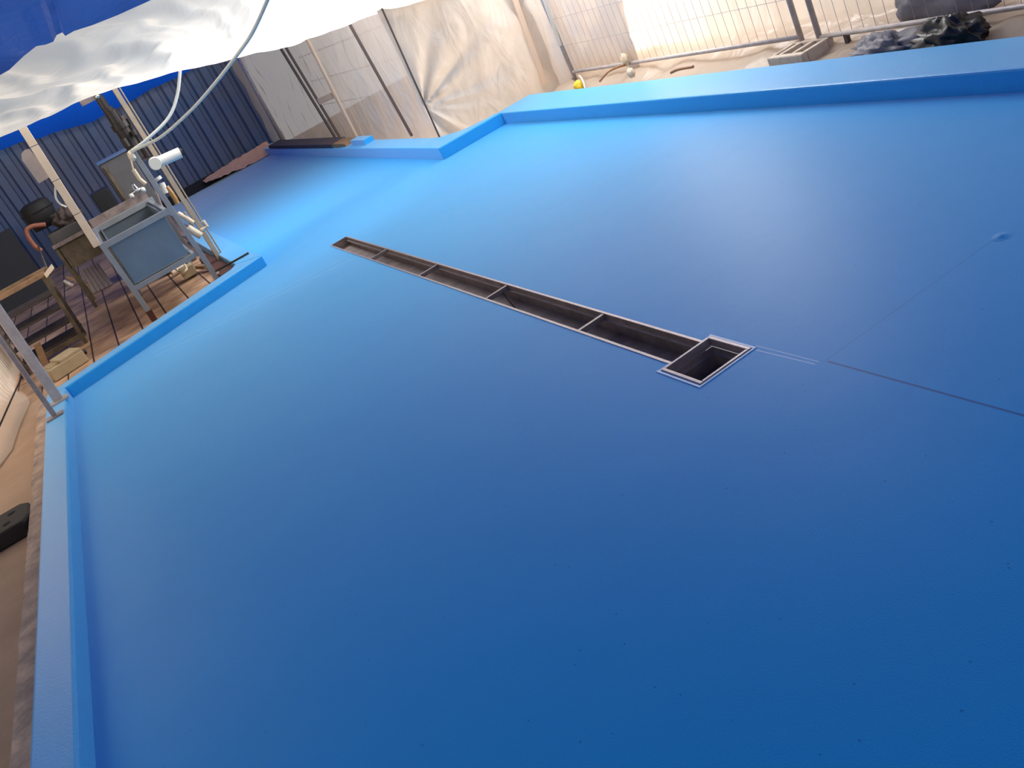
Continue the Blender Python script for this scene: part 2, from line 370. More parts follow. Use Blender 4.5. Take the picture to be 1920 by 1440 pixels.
pit = empty('catch_pit', ((PX0 + PX1) / 2, (PY0 + PY1) / 2, 0), 'square stainless catch pit with raised frame at the end of the drain channel', 'drain pit')
mb = MB(); w = .014
mb.box(PX0, PX0 + w, PY0, PY1, -.03, .006).box(PX1 - w, PX1, PY0, PY1, -.03, .006).box(PX0 + w, PX1 - w, PY0, PY0 + w, -.03, .006).box(PX0 + w, PX1 - w, PY1 - w, PY1, -.03, .006)
mb.build('pit_frame', M_SHINY, pit, bevel=.002)
mb = MB(); a0, a1, b0, b1 = PX0 + .004, PX1 - .004, PY0 + .004, PY1 - .004; e = .026
top = [(a0, b0), (a1, b0), (a1, b1), (a0, b1)]
def ring(x, z): return [(a0 + x, b0 + x, z), (a1 - x, b0 + x, z), (a1 - x, b1 - x, z), (a0 + x, b1 - x, z)]
rings = [ring(.010, -.03), ring(.012, -.048), ring(.026, -.05), ring(.026, -.30)]
for r0, r1 in zip(rings, rings[1:]):
    mb.add(r0 + r1, [(i, 4 + i, 4 + (i + 1) % 4, (i + 1) % 4) for i in range(4)])
mb.add(rings[-1], [(0, 1, 2, 3)])
mb.build('pit_box', M_STEELD, pit)
mb = MB()
mb.box(PX0 - .014, PX0 - .006, PY0 - .012, PY1 + .014, -.001, .003).box(PX1 + .003, PX1 + .012, PY0 - .012, PY1 + .01, -.001, .003)
mb.box(PX0 - .006, PX1 + .004, PY0 - .012, PY0 - .004, -.001, .003).box(PX0 - .006, GX0 - .008, PY1, PY1 + .01, -.001, .002).box(GX1 + .008, PX1, PY1, PY1 + .008, -.001, .002)
mb.build('sealant_edge', mat('pale_sealant', srgb(205, 228, 250), rough=.5), pit)

# ------------------------------------------------------------------ corrugated sheet wall at the far end
mb = MB(); vs = []; xs = []
pitch = .235; x = -3.4; Yw = 18.0
while x < 3.42:
    xs += [(x, 0), (x + .12, 0), (x + .14, .05), (x + .20, .05)]
    x += pitch
xs = [(min(a, 3.42), d) for a, d in xs]
for a, d in xs: vs += [(a, Yw + d - .04, -.05), (a, Yw + d - .04, 3.0)]
fs = [(2 * i, 2 * i + 2, 2 * i + 3, 2 * i + 1) for i in range(len(xs) - 1)]
mb.add(vs, fs)
struct(mb.build('wall_back', M_CORR, origin=(0, 0, 0)))
tag(MB().box(.9, 2.95, 17.70, 17.78, -.0, .16).build('skirting_board', M_BLACK), 'black board along the foot of the corrugated sheet wall', 'board')
# crumpled tan paper sheet lying against the sheet wall
mb = MB(); a = at(383, 342, Y=17.6); b = at(515, 288, Y=17.6); c1 = at(512, 262, Y=17.6); c2 = at(500, 275, Y=17.6)
def pk(u, v):
    lo = a.lerp(b, u) + Vector((0, -.25, 0)); hgt = .21 * u ** .8 + .03
    p = lo + Vector((0, .35 * v, hgt * v)); w = .035 * fbm(u * 9, v * 5, 3)
    return (p.x, p.y + w, max(p.z + w * .6, .01))
mb.grid(pk, 40, 10)
tag(mb.build('paper_sheet', M_PINK, smooth=False), 'crumpled tan paper sheet against the foot of the corrugated wall', 'paper')

# ------------------------------------------------------------------ film roof, sagging, and the tarps
edge = [(-1.6, 8.0, 1.95), (-.9, 8.2, 1.91), (-.3, 8.5, 1.87), (.12, 8.5, 1.85), (.65, 8.5, 1.80), (1.15, 8.55, 1.72), (1.6, 8.6, 1.61), (2.13, 8.8, 1.49), (2.7, 9.3, 1.44), (3.2, 9.42, 1.38), (3.75, 9.2, 1.24), (4.12, 9.0, 1.16)]
def lin(tab, u):
    s = u * (len(tab) - 1); i = min(int(s), len(tab) - 2); t = s - i
    return Vector(tab[i]).lerp(Vector(tab[i + 1]), t)
near = [(-1.9, 4.6, 2.2), (-.6, 4.7, 2.14), (.3, 5.0, 2.12), (1.6, 5.1, 2.3), (3.2, 5.0, 2.35), (4.1, 4.6, 2.3)]
def roof(u, v):
    e = lin(edge, u); n = lin(near, u); p = e.lerp(n, v)
    s = v * (1 - v)
    # draped folds swinging from the edge
    ph = p.x * 1.5 + 1.9 * v * v + .5 * fbm(u * 3, v * 2)
    f = (abs(math.sin(ph * 3.1)) ** 4) * .05 + (abs(math.sin(ph * 7.3 + 1.2)) ** 5) * .028
    p.z += -.18 * s + f * min(1, v * 4 + .15) + .03 * fbm(u * 5, v * 4, 5)
    return p
mb = MB(); mb.grid(roof, 200, 80)
tag(mb.build('plastic_roof_sheet', F_ROOF, smooth=True, origin=(0, 0, 0)), 'sagging white plastic roof sheet with soft drapes above the sink corner', 'plastic sheet')
# blue woven tarp overhead, its torn edge hanging over the white film
te = [(-1.7, 5.6), (-.7, 5.6), (.02, 5.05), (.10, 4.75), (.16, 4.60), (.20, 4.72), (.235, 4.75), (.25, 4.55), (.275, 4.55), (.29, 4.75), (.33, 4.72), (.42, 4.85), (.55, 4.95), (.72, 5.0), (1.2, 5.2), (2.2, 5.2), (4.1, 5.2)]
mb = MB()
def tarp(u, v):
    s = u * (len(te) - 1); i = min(int(s), len(te) - 2); t = s - i
    x = te[i][0] + (te[i + 1][0] - te[i][0]) * t; y = te[i][1] + (te[i + 1][1] - te[i][1]) * t
    y2 = -1.5
    return (x, y + (y2 - y) * v, 1.99 + .06 * fbm(x * 2, v * 6) * min(1, v * 8) + .5 * v)
mb.grid(tarp, 160, 40)
tag(mb.build('woven_tarp', F_TARPD, smooth=True, origin=(0, 0, 0)), 'dark blue woven tarp with a torn edge hanging over the white roof sheet', 'tarp')
# bright blue tarp hanging over the top of the sheet wall
tl = [(-3.4, 2.15)] + [(lambda q: (q.x, q.z))(at(px, py, Y=17.6)) for px, py in [(0, 283), (46, 263), (105, 250), (170, 228), (245, 190), (290, 165), (340, 140), (385, 117), (430, 100)]] + [(3.5, 1.75)]
mb = MB()
def bt(u, v):
    s = u * (len(tl) - 1); i = min(int(s), len(tl) - 2); t = s - i
    x = tl[i][0] + (tl[i + 1][0] - tl[i][0]) * t; z = tl[i][1] + (tl[i + 1][1] - tl[i][1]) * t
    return (x, 17.6 - 3.6 * v + .06 * math.sin(x * 5 + v * 3), z + 1.5 * v ** .8 + .03 * fbm(x * 2, v * 3))
mb.grid(bt, 80, 20)
tag(mb.build('hanging_tarp', F_TARP, smooth=True, origin=(0, 0, 0)), 'bright blue tarp hanging over the top of the corrugated wall', 'tarp')

# ------------------------------------------------------------------ film partition beside the far corridor
XP = 3.2
def part_wall(u, v):
    y = 9.36 + 8.6 * u; z = -.01 + 2.33 * v
    w = .05 * fbm(u * 14, v * 3, 2) + .018 * math.sin(y * 9 + 2 * math.sin(z * 5 + y))
    return (XP + w + .04, y, z)
mb = MB(); mb.grid(part_wall, 150, 40)
tag(mb.build('plastic_partition', F_GREY, smooth=True, origin=(0, 0, 0)), 'creased grey see-through plastic sheet along the corridor behind the low kerb', 'plastic sheet')
# fence mesh standing behind that sheet
mb = MB()
for k in range(24): mb.tube([(XP + .22, 9.7 + k * .19, .1), (XP + .22, 9.7 + k * .19, 2.0)], .003, 4, False)
for z in (.2, .55, .9, 1.25, 1.6, 1.95): mb.tube([(XP + .22, 9.6, z), (XP + .22, 14.1, z)], .005, 4, False)
tag(mb.build('mesh_fence', M_GALV), 'wire mesh fence showing faintly through the grey plastic sheet', 'fence')
def batten(name, p0, p1, w, m_, label, d=.03, cat='batten', group=None):
    a_ = at(*p0, X=XP - .02); b_ = at(*p1, X=XP - .02)
    b_.z = max(b_.z, .121); a_ = b_ + (a_ - b_) * 1.35
    return tag(MB().bar(b_, a_, w, d, (1, 0, 0)).build(name, m_, bevel=.003), label, cat, group)
batten('dark_batten', (524, 87), (628, 257), .045, M_DARKBAT, 'thin dark upright batten, farther of the close pair on the grey film')
batten('dark_batten', (533, 84), (637, 257), .035, M_DARKBAT, 'thin dark upright batten, nearer of the close pair on the grey film')
batten('timber_batten', (573, 68), (672, 264), .10, F_TAPE, 'pale upright batten with a cross strip of tape on the grey film')
batten('thin_batten', (652, 39), (775, 260), .02, M_DARKBAT, 'thin dark line of an upright rod between the taped batten and the folded corner')
a = at(597, 191, X=XP - .045); b = at(626, 178, X=XP - .045)
tag(MB().bar(a, b, .004, .08, (0, 0, 1)).build('tape_strip', F_TAPE), 'short cream tape strip joining the dark batten to the pale one', 'tape')
a = at(478, 148, X=XP - .02); b = at(527, 258, X=XP - .02); b = Vector((b.x, b.y, .13))
a = at(447, 108, X=XP - .03); b = at(521, 246, X=XP - .03)
mb = MB().tube([b + (b - a) * ((b.z - .125) / (a.z - b.z)), b + (a - b) * 1.2], .03, 8)
tag(mb.build('corner_pole', M_GALV, smooth=True), 'shiny pole in the corner between the corrugated wall and the grey film', 'pole')

# folded film panel between the corridor and the fence corner
A0 = Vector((3.15, 9.34, .0)); A1 = Vector((4.40, 8.87, .0))
nrm = Vector((-(A1 - A0).y, (A1 - A0).x, 0)).normalized() * -1
kz = at(797, 200, Y=9.36).z
def panel(u, v):
    p = A0.lerp(A1, u); z = p.z + 1.9 * v * (1 - 0.0)
    dx = u * 1.15; dz = z - kz; r = math.hypot(dx, dz) + 1e-4; th = math.atan2(dz, dx)
    star = (abs(math.cos(th * 5.5 + .3)) ** 5) * .05 * min(1, r / .15) * math.exp(-r * 1.9)
    star += .04 * min(1, r / .2) * math.sin(th * 13) * math.exp(-r * 3)
    wob = .05 * math.sin(u * PI) * math.sin(z * 3 + u * 3) + .02 * fbm(u * 4, z * 3, 8)
    q = p + nrm * (star + wob)
    return (q.x, q.y, z)
mb = MB(); mb.grid(panel, 90, 90)
tag(mb.build('knotted_sheet', F_WALL, smooth=True, origin=(0, 0, 0)), 'glowing cream plastic sheet with pleats fanning out from its knotted edge', 'plastic sheet')
a = at(721, 27, Y=9.30); b = at(824, 257, Y=9.30)
tag(MB().bar(b, b + (a - b) * 1.3, .014, .014).build('corner_batten', M_DARKBAT), 'thin upright corner rod where the cream sheet is knotted', 'batten')
a = at(966, 0, Y=8.86); b = at(1022, 158, Y=8.86)
tag(MB().bar(b, b + (a - b) * 1.4, .05, .03).build('cream_batten', F_TAPE, bevel=.004), 'sunlit cream batten standing in the corner beside the mesh fence', 'batten')

# film wall behind the mesh fence, skirt flaring to the kerb
def right_wall(u, v):
    y = 8.98 - 11.0 * u
    if v < .3:
        t = v / .3; x = 4.03 + .62 * t; z = .012 + .14 * t ** 2 + .05 * fbm(y * 2.5, t * 2, 4) * math.sin(PI * t)
        z = max(z, .01)
    else:
        t = (v - .3) / .7; x = 4.65 + .1 * t; z = .152 + 1.15 * t  # top ends low, out of view, to let the added fill through
    w = .035 * fbm(y * 1.8, v * 3, 6) * min(1, v * 3) + .01 * math.sin(y * 16 + math.sin(v * 7) * 2) * min(1, v * 2)
    return (x + (w if v >= .3 else w * .3), y, z)
mb = MB(); mb.grid(right_wall, 240, 40)
tag(mb.build('plastic_curtain', F_WALL, smooth=True, origin=(0, 0, 0)), 'long cream plastic sheet behind the mesh fence with its skirt spread to the kerb', 'plastic sheet')
F_DBL = film('double_film', (.62, .55, .50, 1), trans=.28, gloss=.08, bump=.6, scale=(1.5, 1.5, .5))
def dbl(u, v):
    y = 8.95 - 1.5 * u - .25 * v * u; z = .05 + 1.15 * v
    x = 4.28 + .25 * math.sin(PI * min(1, u * .9)) ** .6 + .03 * math.sin(y * 22 + z * 2) + .03 * fbm(u * 5, z * 3, 9)
    return (x + .02, y, z)
mb = MB(); mb.grid(dbl, 70, 50)
tag(mb.build('plastic_overlap', F_DBL, smooth=True, origin=(0, 0, 0)), 'doubled greyer plastic sheet gathered behind the first fence upright', 'plastic sheet')

# ------------------------------------------------------------------ mesh fence panels
XF = 4.42
def fence_panel(y0, y1, zb, label, ztop=2.0):
    t = empty('site_fence', (XF, (y0 + y1) / 2, zb), label, 'fence', 'temporary mesh fence panels behind the wide kerb')
    for y in (y0, y1): MB().tube([(XF, y, zb - .08), (XF, y, ztop)], .020, 10).build('upright', M_GALV, t, smooth=True)
    MB().tube([(XF, y0, zb), (XF, y1, zb)], .016, 10).build('bottom_rail', M_GALV, t, smooth=True)
    MB().tube([(XF, y0, ztop), (XF, y1, ztop)], .016, 8).build('top_rail', M_GALV, t, smooth=True)
    mb = MB(); n = int((y0 - y1) / .1)
    for k in range(1, n): mb.tube([(XF, y0 - k * .1, zb), (XF, y0 - k * .1, ztop)], .0016, 4, False)
    z = zb + .26
    while z < ztop: mb.tube([(XF, y0, z), (XF, y1, z)], .0022, 4, False); z += .26
    mb.build('wire_mesh', M_GALV, t)
    return t
fence_panel(8.60, 5.37, .135, 'mesh fence panel between the film corner and the concrete foot block')
fence_panel(5.20, 1.75, .115, 'mesh fence panel running past the black bin bag')
# coupling stub on the second rail and the foot blocks
mb = MB(); a = at(1585, 60, X=XF); mb.bar(a, Vector((a.x, a.y, .045)), .028, .028)
tag(mb.build('fence_peg', M_DARKBAT), 'short dark peg under the fence rail beside the concrete block', 'peg')
blk = empty('foot_block', (4.32, 5.25, 0), 'pale concrete fence foot block with slots holding two fence uprights', 'block')
mb = MB()
cx, cy = 4.30, 5.27
mb.box(cx - .14, cx - .09, cy - .17, cy + .17, 0.0, .11).box(cx + .09, cx + .14, cy - .17, cy + .17, 0.0, .11)
for y0, y1 in ((-.17, -.13), (-.06, -.02), (.07, .11), (.14, .17)): mb.box(cx - .09, cx + .09, cy + y0, cy + y1, 0, .11)
mb.build('block_body', M_CONC, blk, bevel=.008)
MB().box(cx - .09, cx + .09, cy - .13, cy + .14, .001, .055).build('slot_floor', M_BLACK, blk)

# crumpled black bag and grey sack under the fence
def lump(c, ax, ay, az, fn, n1=48, n2=26, seed=0, amp=.2, fr=2.2, pleats=0):
    mb = MB()
    def g(u, v):
        th = 2 * PI * u; ph = PI * v
        d = Vector((math.cos(th) * math.sin(ph), math.sin(th) * math.sin(ph), math.cos(ph)))
        r = 1 + amp * noise.fractal(d * fr + Vector((seed, seed * 2, 0)), 1.0, 2.0, 4) + amp * .45 * abs(noise.noise(d * fr * 2.4 + Vector((seed, 0, 0)))) + pleats * math.sin(th * 11) * .04
        p = Vector((d.x * ax * r, d.y * ay * r, d.z * az * r))
        return Vector((c[0] + p.x, c[1] + p.y, max(c[2] + p.z, fn)))
    mb.grid(g, n1, n2); return mb
tag(lump((4.20, 3.98, .085), .12, .22, .105, .014, seed=3, amp=.32, pleats=1).build('bin_bag', M_BAG, smooth=True), 'shiny black bin bag slumped under the fence rail', 'bag')
tag(lump((4.17, 4.40, .05), .11, .27, .10, .014, seed=8, amp=.5, fr=2.8).build('grey_sack', M_GREYBAG, smooth=True), 'crumpled grey sack lying beside the black bin bag', 'sack')
tag(lump((4.53, 4.28, .16), .05, .33, .19, .02, seed=12, amp=.3).build('grey_sheet_bundle', M_GREYBAG, smooth=True), 'grey bundle leaning behind the fence rail above the sack', 'bundle')

# small things at the fence corner
yb = Vector((4.17, 8.10, .075))
tag(lump(yb, .045, .05, .055, .0, 24, 14, seed=5, amp=.25, fr=3).build('yellow_plug', M_YELLOW, smooth=True), 'bright yellow cable plug on the ground at the fence corner', 'plug')
def curve(pts, n=10):
    pts = [Vector(p) for p in pts]; out = []
    P = [pts[0]] + pts + [pts[-1]]
    for i in range(1, len(P) - 2):
        for k in range(n):
            t = k / n; a, b, c, d = P[i - 1], P[i], P[i + 1], P[i + 2]
            out.append(.5 * ((2 * b) + (c - a) * t + (2 * a - 5 * b + 4 * c - d) * t * t + (3 * b - a - 3 * c + d) * t ** 3))
    out.append(pts[-1]); return out
tag(MB().tube(curve([at(1086, 142, X=4.25), at(1092, 150, X=4.2), Vector((4.15, 7.98, .02))]), .009, 8).build('white_cable', M_WHITEP, smooth=True), 'short white cable coming out of the yellow plug', 'cable')
tag(MB().tube(curve([at(1124, 153, X=4.12), at(1140, 135, X=4.2), at(1158, 126, X=4.3), at(1172, 122, X=4.38)]), .010, 8).build('brown_cable', M_CABLE, smooth=True), 'brown cable arching up to the fence rail next to the yellow plug', 'cable')
tag(MB().tube(curve([at(1258, 136, X=4.14), at(1272, 130, X=4.16), at(1300, 125, X=4.2)]), .012, 8).build('brown_hose', M_CABLE, smooth=True), 'bit of brown hose poking out of the film skirt below the fence', 'hose')
tag(MB().tube(curve([at(995, 172, z=.03), at(1020, 156, z=.05), at(1066, 146, z=.06), Vector((4.25, 8.2, .06))]), .008, 8).build('dark_cable', M_DARKBAT, smooth=True), 'dark cable lying at the foot of the film corner', 'cable')
a = at(1172, 112, X=XF - .03)
tag(lump(a, .02, .05, .05, 0, 20, 12, seed=2, amp=.5, fr=3).build('film_knot', M_TAPE, smooth=True), 'knot of tied film on the fence rail where the brown cable reaches it', 'knot')
a = at(1183, 137, X=4.2)
tag(lump(a, .03, .04, .04, 0, 16, 10, seed=4, amp=.3).build('small_stone', M_CONC, smooth=True), 'small pale lump at the fence foot below the film knot', 'stone')
a = at(1018, -10, X=4.40); b = at(1050, 86, X=4.40)
tag(MB().bar(a, b, .03, .02).build('white_strap', M_WHITEP), 'torn white strap hanging down the first fence upright', 'strap')

# plank and scraps on the far kerb
tag(MB().box(2.92, 3.14, 12.75, 17.0, .121, .175).build('kerb_plank', M_PLANK, bevel=.006), 'dark weathered plank lying along the far end of the low kerb', 'plank')
mb = MB(); c = at(644, 268, z=.15)
mb.obox((3.03, 12.45, .145), (.09, .02, 0), (-.02, .22, .01), (0, 0, .022))
tag(mb.build('wood_scrap', M_WOOD), 'broken wood scrap at the near end of the dark plank', 'wood scrap')
mb = MB(); mb.obox((3.06, 11.75, .15), (.06, .0, .0), (.0, .3, .0), (0, 0, .03))
tag(mb.build('blue_splashed_board', M_KERB), 'small blue-splashed board end lying on the low kerb beside the wood scrap', 'board')

# ------------------------------------------------------------------ steel posts at the kerb end
def post(base, px_top, w, d, label, m_, plate):
    b = Vector(base); a_ = at(*px_top, Y=b.y); top = b + (a_ - b) * (2.05 - b.z) / max(a_.z - b.z, .1)
    t = empty('steel_post', b, label, 'post')
    MB().bar(b, top, w, d, (0, 1, 0)).build('shaft', m_, t, bevel=.004)
    MB().box(b.x - plate[0], b.x + plate[0], b.y - plate[1], b.y + plate[1], b.z - .002, b.z + .012).build('base_plate', m_, t)
    return t
post((-.975, 7.57, KH), (0, 588), .072, .04, 'broad light grey steel post on the kerb end with a base plate', M_GALV, (.075, .06))
post((-1.005, 7.17, KH), (0, 636), .034, .034, 'thinner steel post beside the broad one, bolted on a square plate', M_STEEL, (.06, .05))

# film wall on the dusty side with its hem on the ground
def left_wall(u, v):
    y = 10.6 - 6.85 * u; sh = .3 * max(0, 7.4 - y); fl = min(1, max(0, (9.5 - y) / .9))
    if v < .25:
        t = v / .25; x = -1.47 - sh + fl * (.17 - .1 * math.sin(y * 1.1) - .2 * t); z = .01 + .12 * t ** 2 + .02 * fbm(y * 3, t, 1) * math.sin(PI * t)
    else:
        t = (v - .25) / .75; x = -1.47 - sh - fl * (.03 + .1 * math.sin(y * 1.1) * (1 - t)) + .014 * math.sin(y * 52) ; z = .13 + 1.75 * t
    return (x, y, max(z, .01))
mb = MB(); mb.grid(left_wall, 420, 24)
tag(mb.build('pleated_sheet', F_WALL, smooth=True, origin=(0, 0, 0)), 'finely pleated cream plastic sheet beyond the steel posts with its hem on the dust', 'plastic sheet')

hp = [at(41, 706, X=-1.42), at(20, 752, X=-1.38), at(-8, 815, X=-1.34)]
tag(MB().tube(hp, .007, 6).build('hem_cord', M_BLACK, smooth=True), 'thin black cord along the hem of the pleated plastic sheet', 'cord')
# rubber fence foot
rf = empty('rubber_foot', (-1.34, 5.6, 0), 'black rubber fence foot with round holes on the dusty ground', 'fence foot')
mb = MB(); px = [(-1.55, 5.42), (-1.20, 5.40), (-1.165, 5.47), (-1.17, 5.66), (-1.22, 5.72), (-1.75, 5.78), (-1.75, 5.45)]
mb.prism(px, 0.0, .09); mb.build('foot_body', M_RUBBER, rf, bevel=.012)
for i, (x, y) in enumerate([(-1.27, 5.63), (-1.29, 5.50), (-1.37, 5.66), (-1.39, 5.53), (-1.47, 5.68)]):  # holes are black discs on top, their inner dark painted
    MB().tube([(x, y, .0905), (x, y, .0925)], .022, 16).build('hole', mat('hole_black%d' % i, (.004, .004, .004, 1), rough=1) if i == 0 else bpy.data.materials['hole_black0'], rf)

# ------------------------------------------------------------------ the steel sink and its frame
YS = 9.05
sk = empty('steel_sink', (.18, 9.5, 0), 'deep stainless wash sink on tall legs behind the blue kerb', 'sink')
x0, x1 = -.15, .50; yb_ = 10.75; zr = .79
# basin shell (outer walls + inner floor)
mb = MB(); t = .012
mb.box(x0 + .07, x1 - .05, YS + .03, YS + .03 + t, .36, zr - .02)
mb.box(x0 + .07, x1 - .05, yb_ - t, yb_, .36, zr - .02)
mb.box(x0 + .07, x0 + .07 + t, YS + .03 + t, yb_ - t, .36, zr - .02)
mb.box(x1 - .05 - t, x1 - .05, YS + .03 + t, yb_ - t, .36, zr - .02)
mb.box(x0 + .07, x1 - .05, YS + .03, yb_, .35, .362)
mb.build('basin', M_SINK, sk, bevel=.004)
mb = MB()
mb.box(x0, x1 + .03, YS, YS + .035, zr - .055, zr).box(x0, x1 + .03, yb_ - .035, yb_, zr - .04, zr + .02).box(x0, x0 + .035, YS + .035, yb_ - .035, zr - .04, zr).box(x1 - .035, x1, YS + .035, yb_ - .035, zr - .04, zr)
mb.build('rim', M_FRAME, sk, bevel=.004)
MB().box(x0 + .02, x1, yb_, yb_ + .02, zr - .02, .895).build('splashback', M_STEELD, sk)
for (lx, ly, zt, tx) in ((-.115, YS + .02, zr, None), (.545, YS + .02, 1.32, None), (-.11, yb_ - .03, zr, None), (.49, yb_ - .03, zr, None)):
    MB().bar((lx, ly, 0), (lx - .02 * zt, ly, zt), .045, .045).build('leg', M_FRAME, sk, bevel=.003)
MB().box(-.13, .55, YS + .005, YS + .035, .30, .345).box(-.11, -.08, YS + .03, yb_ - .03, .30, .34).box(.47, .5, YS + .03, yb_ - .03, .30, .34).build('lower_rail', M_FRAME, sk, bevel=.003)
MB().bar((-.115, YS + .02, .0), (-.115, YS + .02, .10), .055, .055).build('rusted_foot', M_BROWN, sk)

def tap(x, y, z):
    t = empty('tap', (x, y, z), 'chrome mixer tap with two white handles on the sink splashback', 'tap')
    MB().tube([(x - .06, y, z), (x + .08, y, z)], .014, 10).build('tap_body', M_CHROME, t, smooth=True)
    MB().tube(curve([(x, y, z), (x, y - .03, z + .07), (x + .01, y - .09, z + .09), (x + .02, y - .14, z + .05), (x + .03, y - .15, z)]), .009, 8).build('spout', M_CHROME, t, smooth=True)
    for dx in (-.06, .07):
        mb = MB(); mb.tube([(x + dx, y, z), (x + dx, y - .05, z - .01), (x + dx, y - .055, z - .012), (x + dx, y - .085, z - .03)], .02, 12, rs=[.008, .010, .026, .022])
        mb.build('tap_handle', M_WHITEP, t, smooth=True)
    return t
tap(.42, 10.75, .93)
# white tall post on the sink's corner
mb = MB(); b = Vector((-.165, 9.02, .79)); a = at(40, 236, Y=9.02); tp = b + (a - b) * 1.12
t = empty('frame_post', b, 'tall beige box post rising from the sink corner to the roof sheet', 'post')
for k in range(4):
    p = b.lerp(tp, k / 4 + .002); q = b.lerp(tp, (k + 1) / 4 - .002)
    MB().bar(p, q, .066, .05).build('post_section', M_BEIGE, t, bevel=.003)
# pale guard plate hung on the post
pts = [at(px, py, Y=9.10) for px, py in [(41, 300), (40, 288), (46, 281), (55, 279), (88, 322), (92, 333), (73, 344)]]
mb = MB(); n = len(pts); mb.add(pts + [p + Vector((0, .012, 0)) for p in pts], [tuple(range(n)), tuple(range(2 * n - 1, n - 1, -1))] + [(i, (i + 1) % n, (i + 1) % n + n, i + n) for i in range(n)])
tag(mb.build('guard_plate', mat('dull_plate', srgb(158, 146, 142), rough=.5, vary=.4)), 'pale rounded plastic guard plate fixed to the beige post', 'plate')
# bent beige pipe leaving the post
tag(MB().tube(curve([at(104, 340, Y=9.1), at(104, 368, Y=9.15), at(112, 382, Y=9.2), at(124, 388, Y=9.25)]), .008, 8).build('bent_rod', M_WHITEP, smooth=True), 'thin bent pale rod hooked at the beige post', 'rod')

# far post with machinery column
YM = 9.9
b = at(369, 420, Y=YM); b = Vector((.72, YM, 0.0)); a = at(211, 163, Y=YM); 
tag(MB().bar(b, Vector((.725, YM, 2.0)), .045, .05).bar(b + Vector((.045, .02, 0)), Vector((.77, YM + .02, 2.0)), .012, .05).build('angle_post', M_BEIGED, bevel=.002), 'beige angle steel post standing behind the sink beside the pipework', 'post')
mc = empty('hydraulic_column', (.56, 9.98, 1.15), 'dark greasy machine column with stacked cylinders hanging behind the hoses', 'machine')
def cyl(name, z0, z1, r, x=.58, y=9.95, m_=M_MACH, dx=0): MB().tube([(x, y, z0), (x + dx, y, z1)], r, 16).build(name, m_, mc, smooth=False)
cyl('rod', 1.15, 1.9, .02); cyl('cylinder', 1.22, 1.52, .075, .60); cyl('collar', 1.52, 1.58, .088, .60); cyl('cylinder', 1.58, 1.70, .06, .59); cyl('collar', 1.70, 1.735, .05, .58); cyl('cylinder', 1.735, 1.85, .04, .57)
cyl('valve', 1.20, 1.30, .03, .66, 9.9); cyl('valve', 1.36, 1.44, .03, .545, 9.86); cyl('valve', 1.42, 1.47, .026, .66, 9.86)
MB().box(.60, .69, 9.92, 10.0, 1.18, 1.62).build('mounting_plate', M_STEELD, mc)
MB().tube([(.545, 9.93, 1.86), (.57, 9.90, 1.86)], .022, 12).build('cap', M_CHROME, mc, smooth=True)
MB().box(.40, .58, 9.92, 9.98, 1.84, 1.89).build('bracket', M_STEELD, mc)

# hoses from the frame head up to the roof
h0 = at(243, 287, Y=9.05)
tag(MB().tube(curve([h0 + Vector((0, 0, -.06)), h0, at(275, 262, Y=9.0), at(315, 222, Y=9.0), at(332, 180, Y=9.0), at(338, 128, Y=9.0), at(339, 100, Y=9.05)]), .0135, 10).build('white_hose', M_HOSE, smooth=True), 'white hose curving up behind the roof sheet edge', 'hose', 'white hoses from the sink frame')
tag(MB().tube(curve([h0 + Vector((.015, -.02, -.06)), h0 + Vector((.03, -.02, .0)), at(300, 258, Y=8.7), at(355, 210, Y=8.3), at(400, 160, Y=7.8), at(443, 105, Y=7.3), at(475, 58, Y=6.8), at(510, -20, Y=6.2)]), .0125, 10).build('white_hose', M_HOSE, smooth=True), 'white hose running straight up in front of the roof sheet', 'hose', 'white hoses from the sink frame')
tag(lump(h0 + Vector((0, 0, -.03)), .028, .028, .045, 0, 16, 10, seed=6, amp=.2).build('hose_tie', M_TAPE, smooth=True), 'cream tape tie binding both hoses to the sink frame head', 'tie')

# white cylinder on the pipework
wc = empty('filter_cylinder', at(315, 298, Y=9.7), 'white plastic cylinder mounted sideways on the pipework behind the sink', 'cylinder')
a = at(292, 306, Y=9.7); b = at(338, 286, Y=9.7)
MB().tube([a, b], .05, 20).build('body', M_WHITEP, wc, smooth=False)
MB().tube([a + (a - b) * .06, a + Vector((0, -.02, 0))], .062, 20).tube([a + Vector((-.01, -.06, 0)), a + Vector((0, 0, 0))], .055, 20).build('end_cap', M_HOSE, wc)
MB().tube([b, b + (b - a) * .1], .036, 16).build('black_outlet', M_BLACK, wc)
# pipework down the post
def pipes(name, pts, r, m_, label, cat='pipe', Y=9.7):
    P = [at(px, py, Y=Y) for px, py in pts]
    return tag(MB().tube(P, r, 12).build(name, m_, smooth=False), label, cat)
pipes('white_pipe', [(303, 343), (312, 362)], .027, M_WHITEP, 'short fat white pipe below the white cylinder')
pipes('pipe_collar', [(295, 332), (299, 337)], .032, M_WHITEP, 'white pipe collar between the white cylinder and fat pipe', 'collar')
pipes('brass_valve', [(312, 350), (320, 360), (328, 372), (333, 382)], .024, M_BRASS, 'brass valve beside the fat white pipe', 'valve')
pipes('cream_pipe', [(333, 400), (348, 408), (362, 418)], .024, M_PVC, 'upper cream pipe elbow low beside the sink leg', Y=9.5)
pipes('cream_pipe', [(352, 427), (366, 436), (377, 442)], .035, M_PVC, 'open ended cream pipe pointing over the blue kerb', Y=9.4)
pipes('brass_tap', [(378, 432), (388, 424), (380, 414)], .020, M_PVC, 'small cream stop tap above the open ended pipe', 'tap', Y=9.4)
pipes('grey_pipe', [(345, 398), (362, 425)], .016, M_STEELD, 'short grey pipe joining the cream elbow and stop tap', Y=9.5)
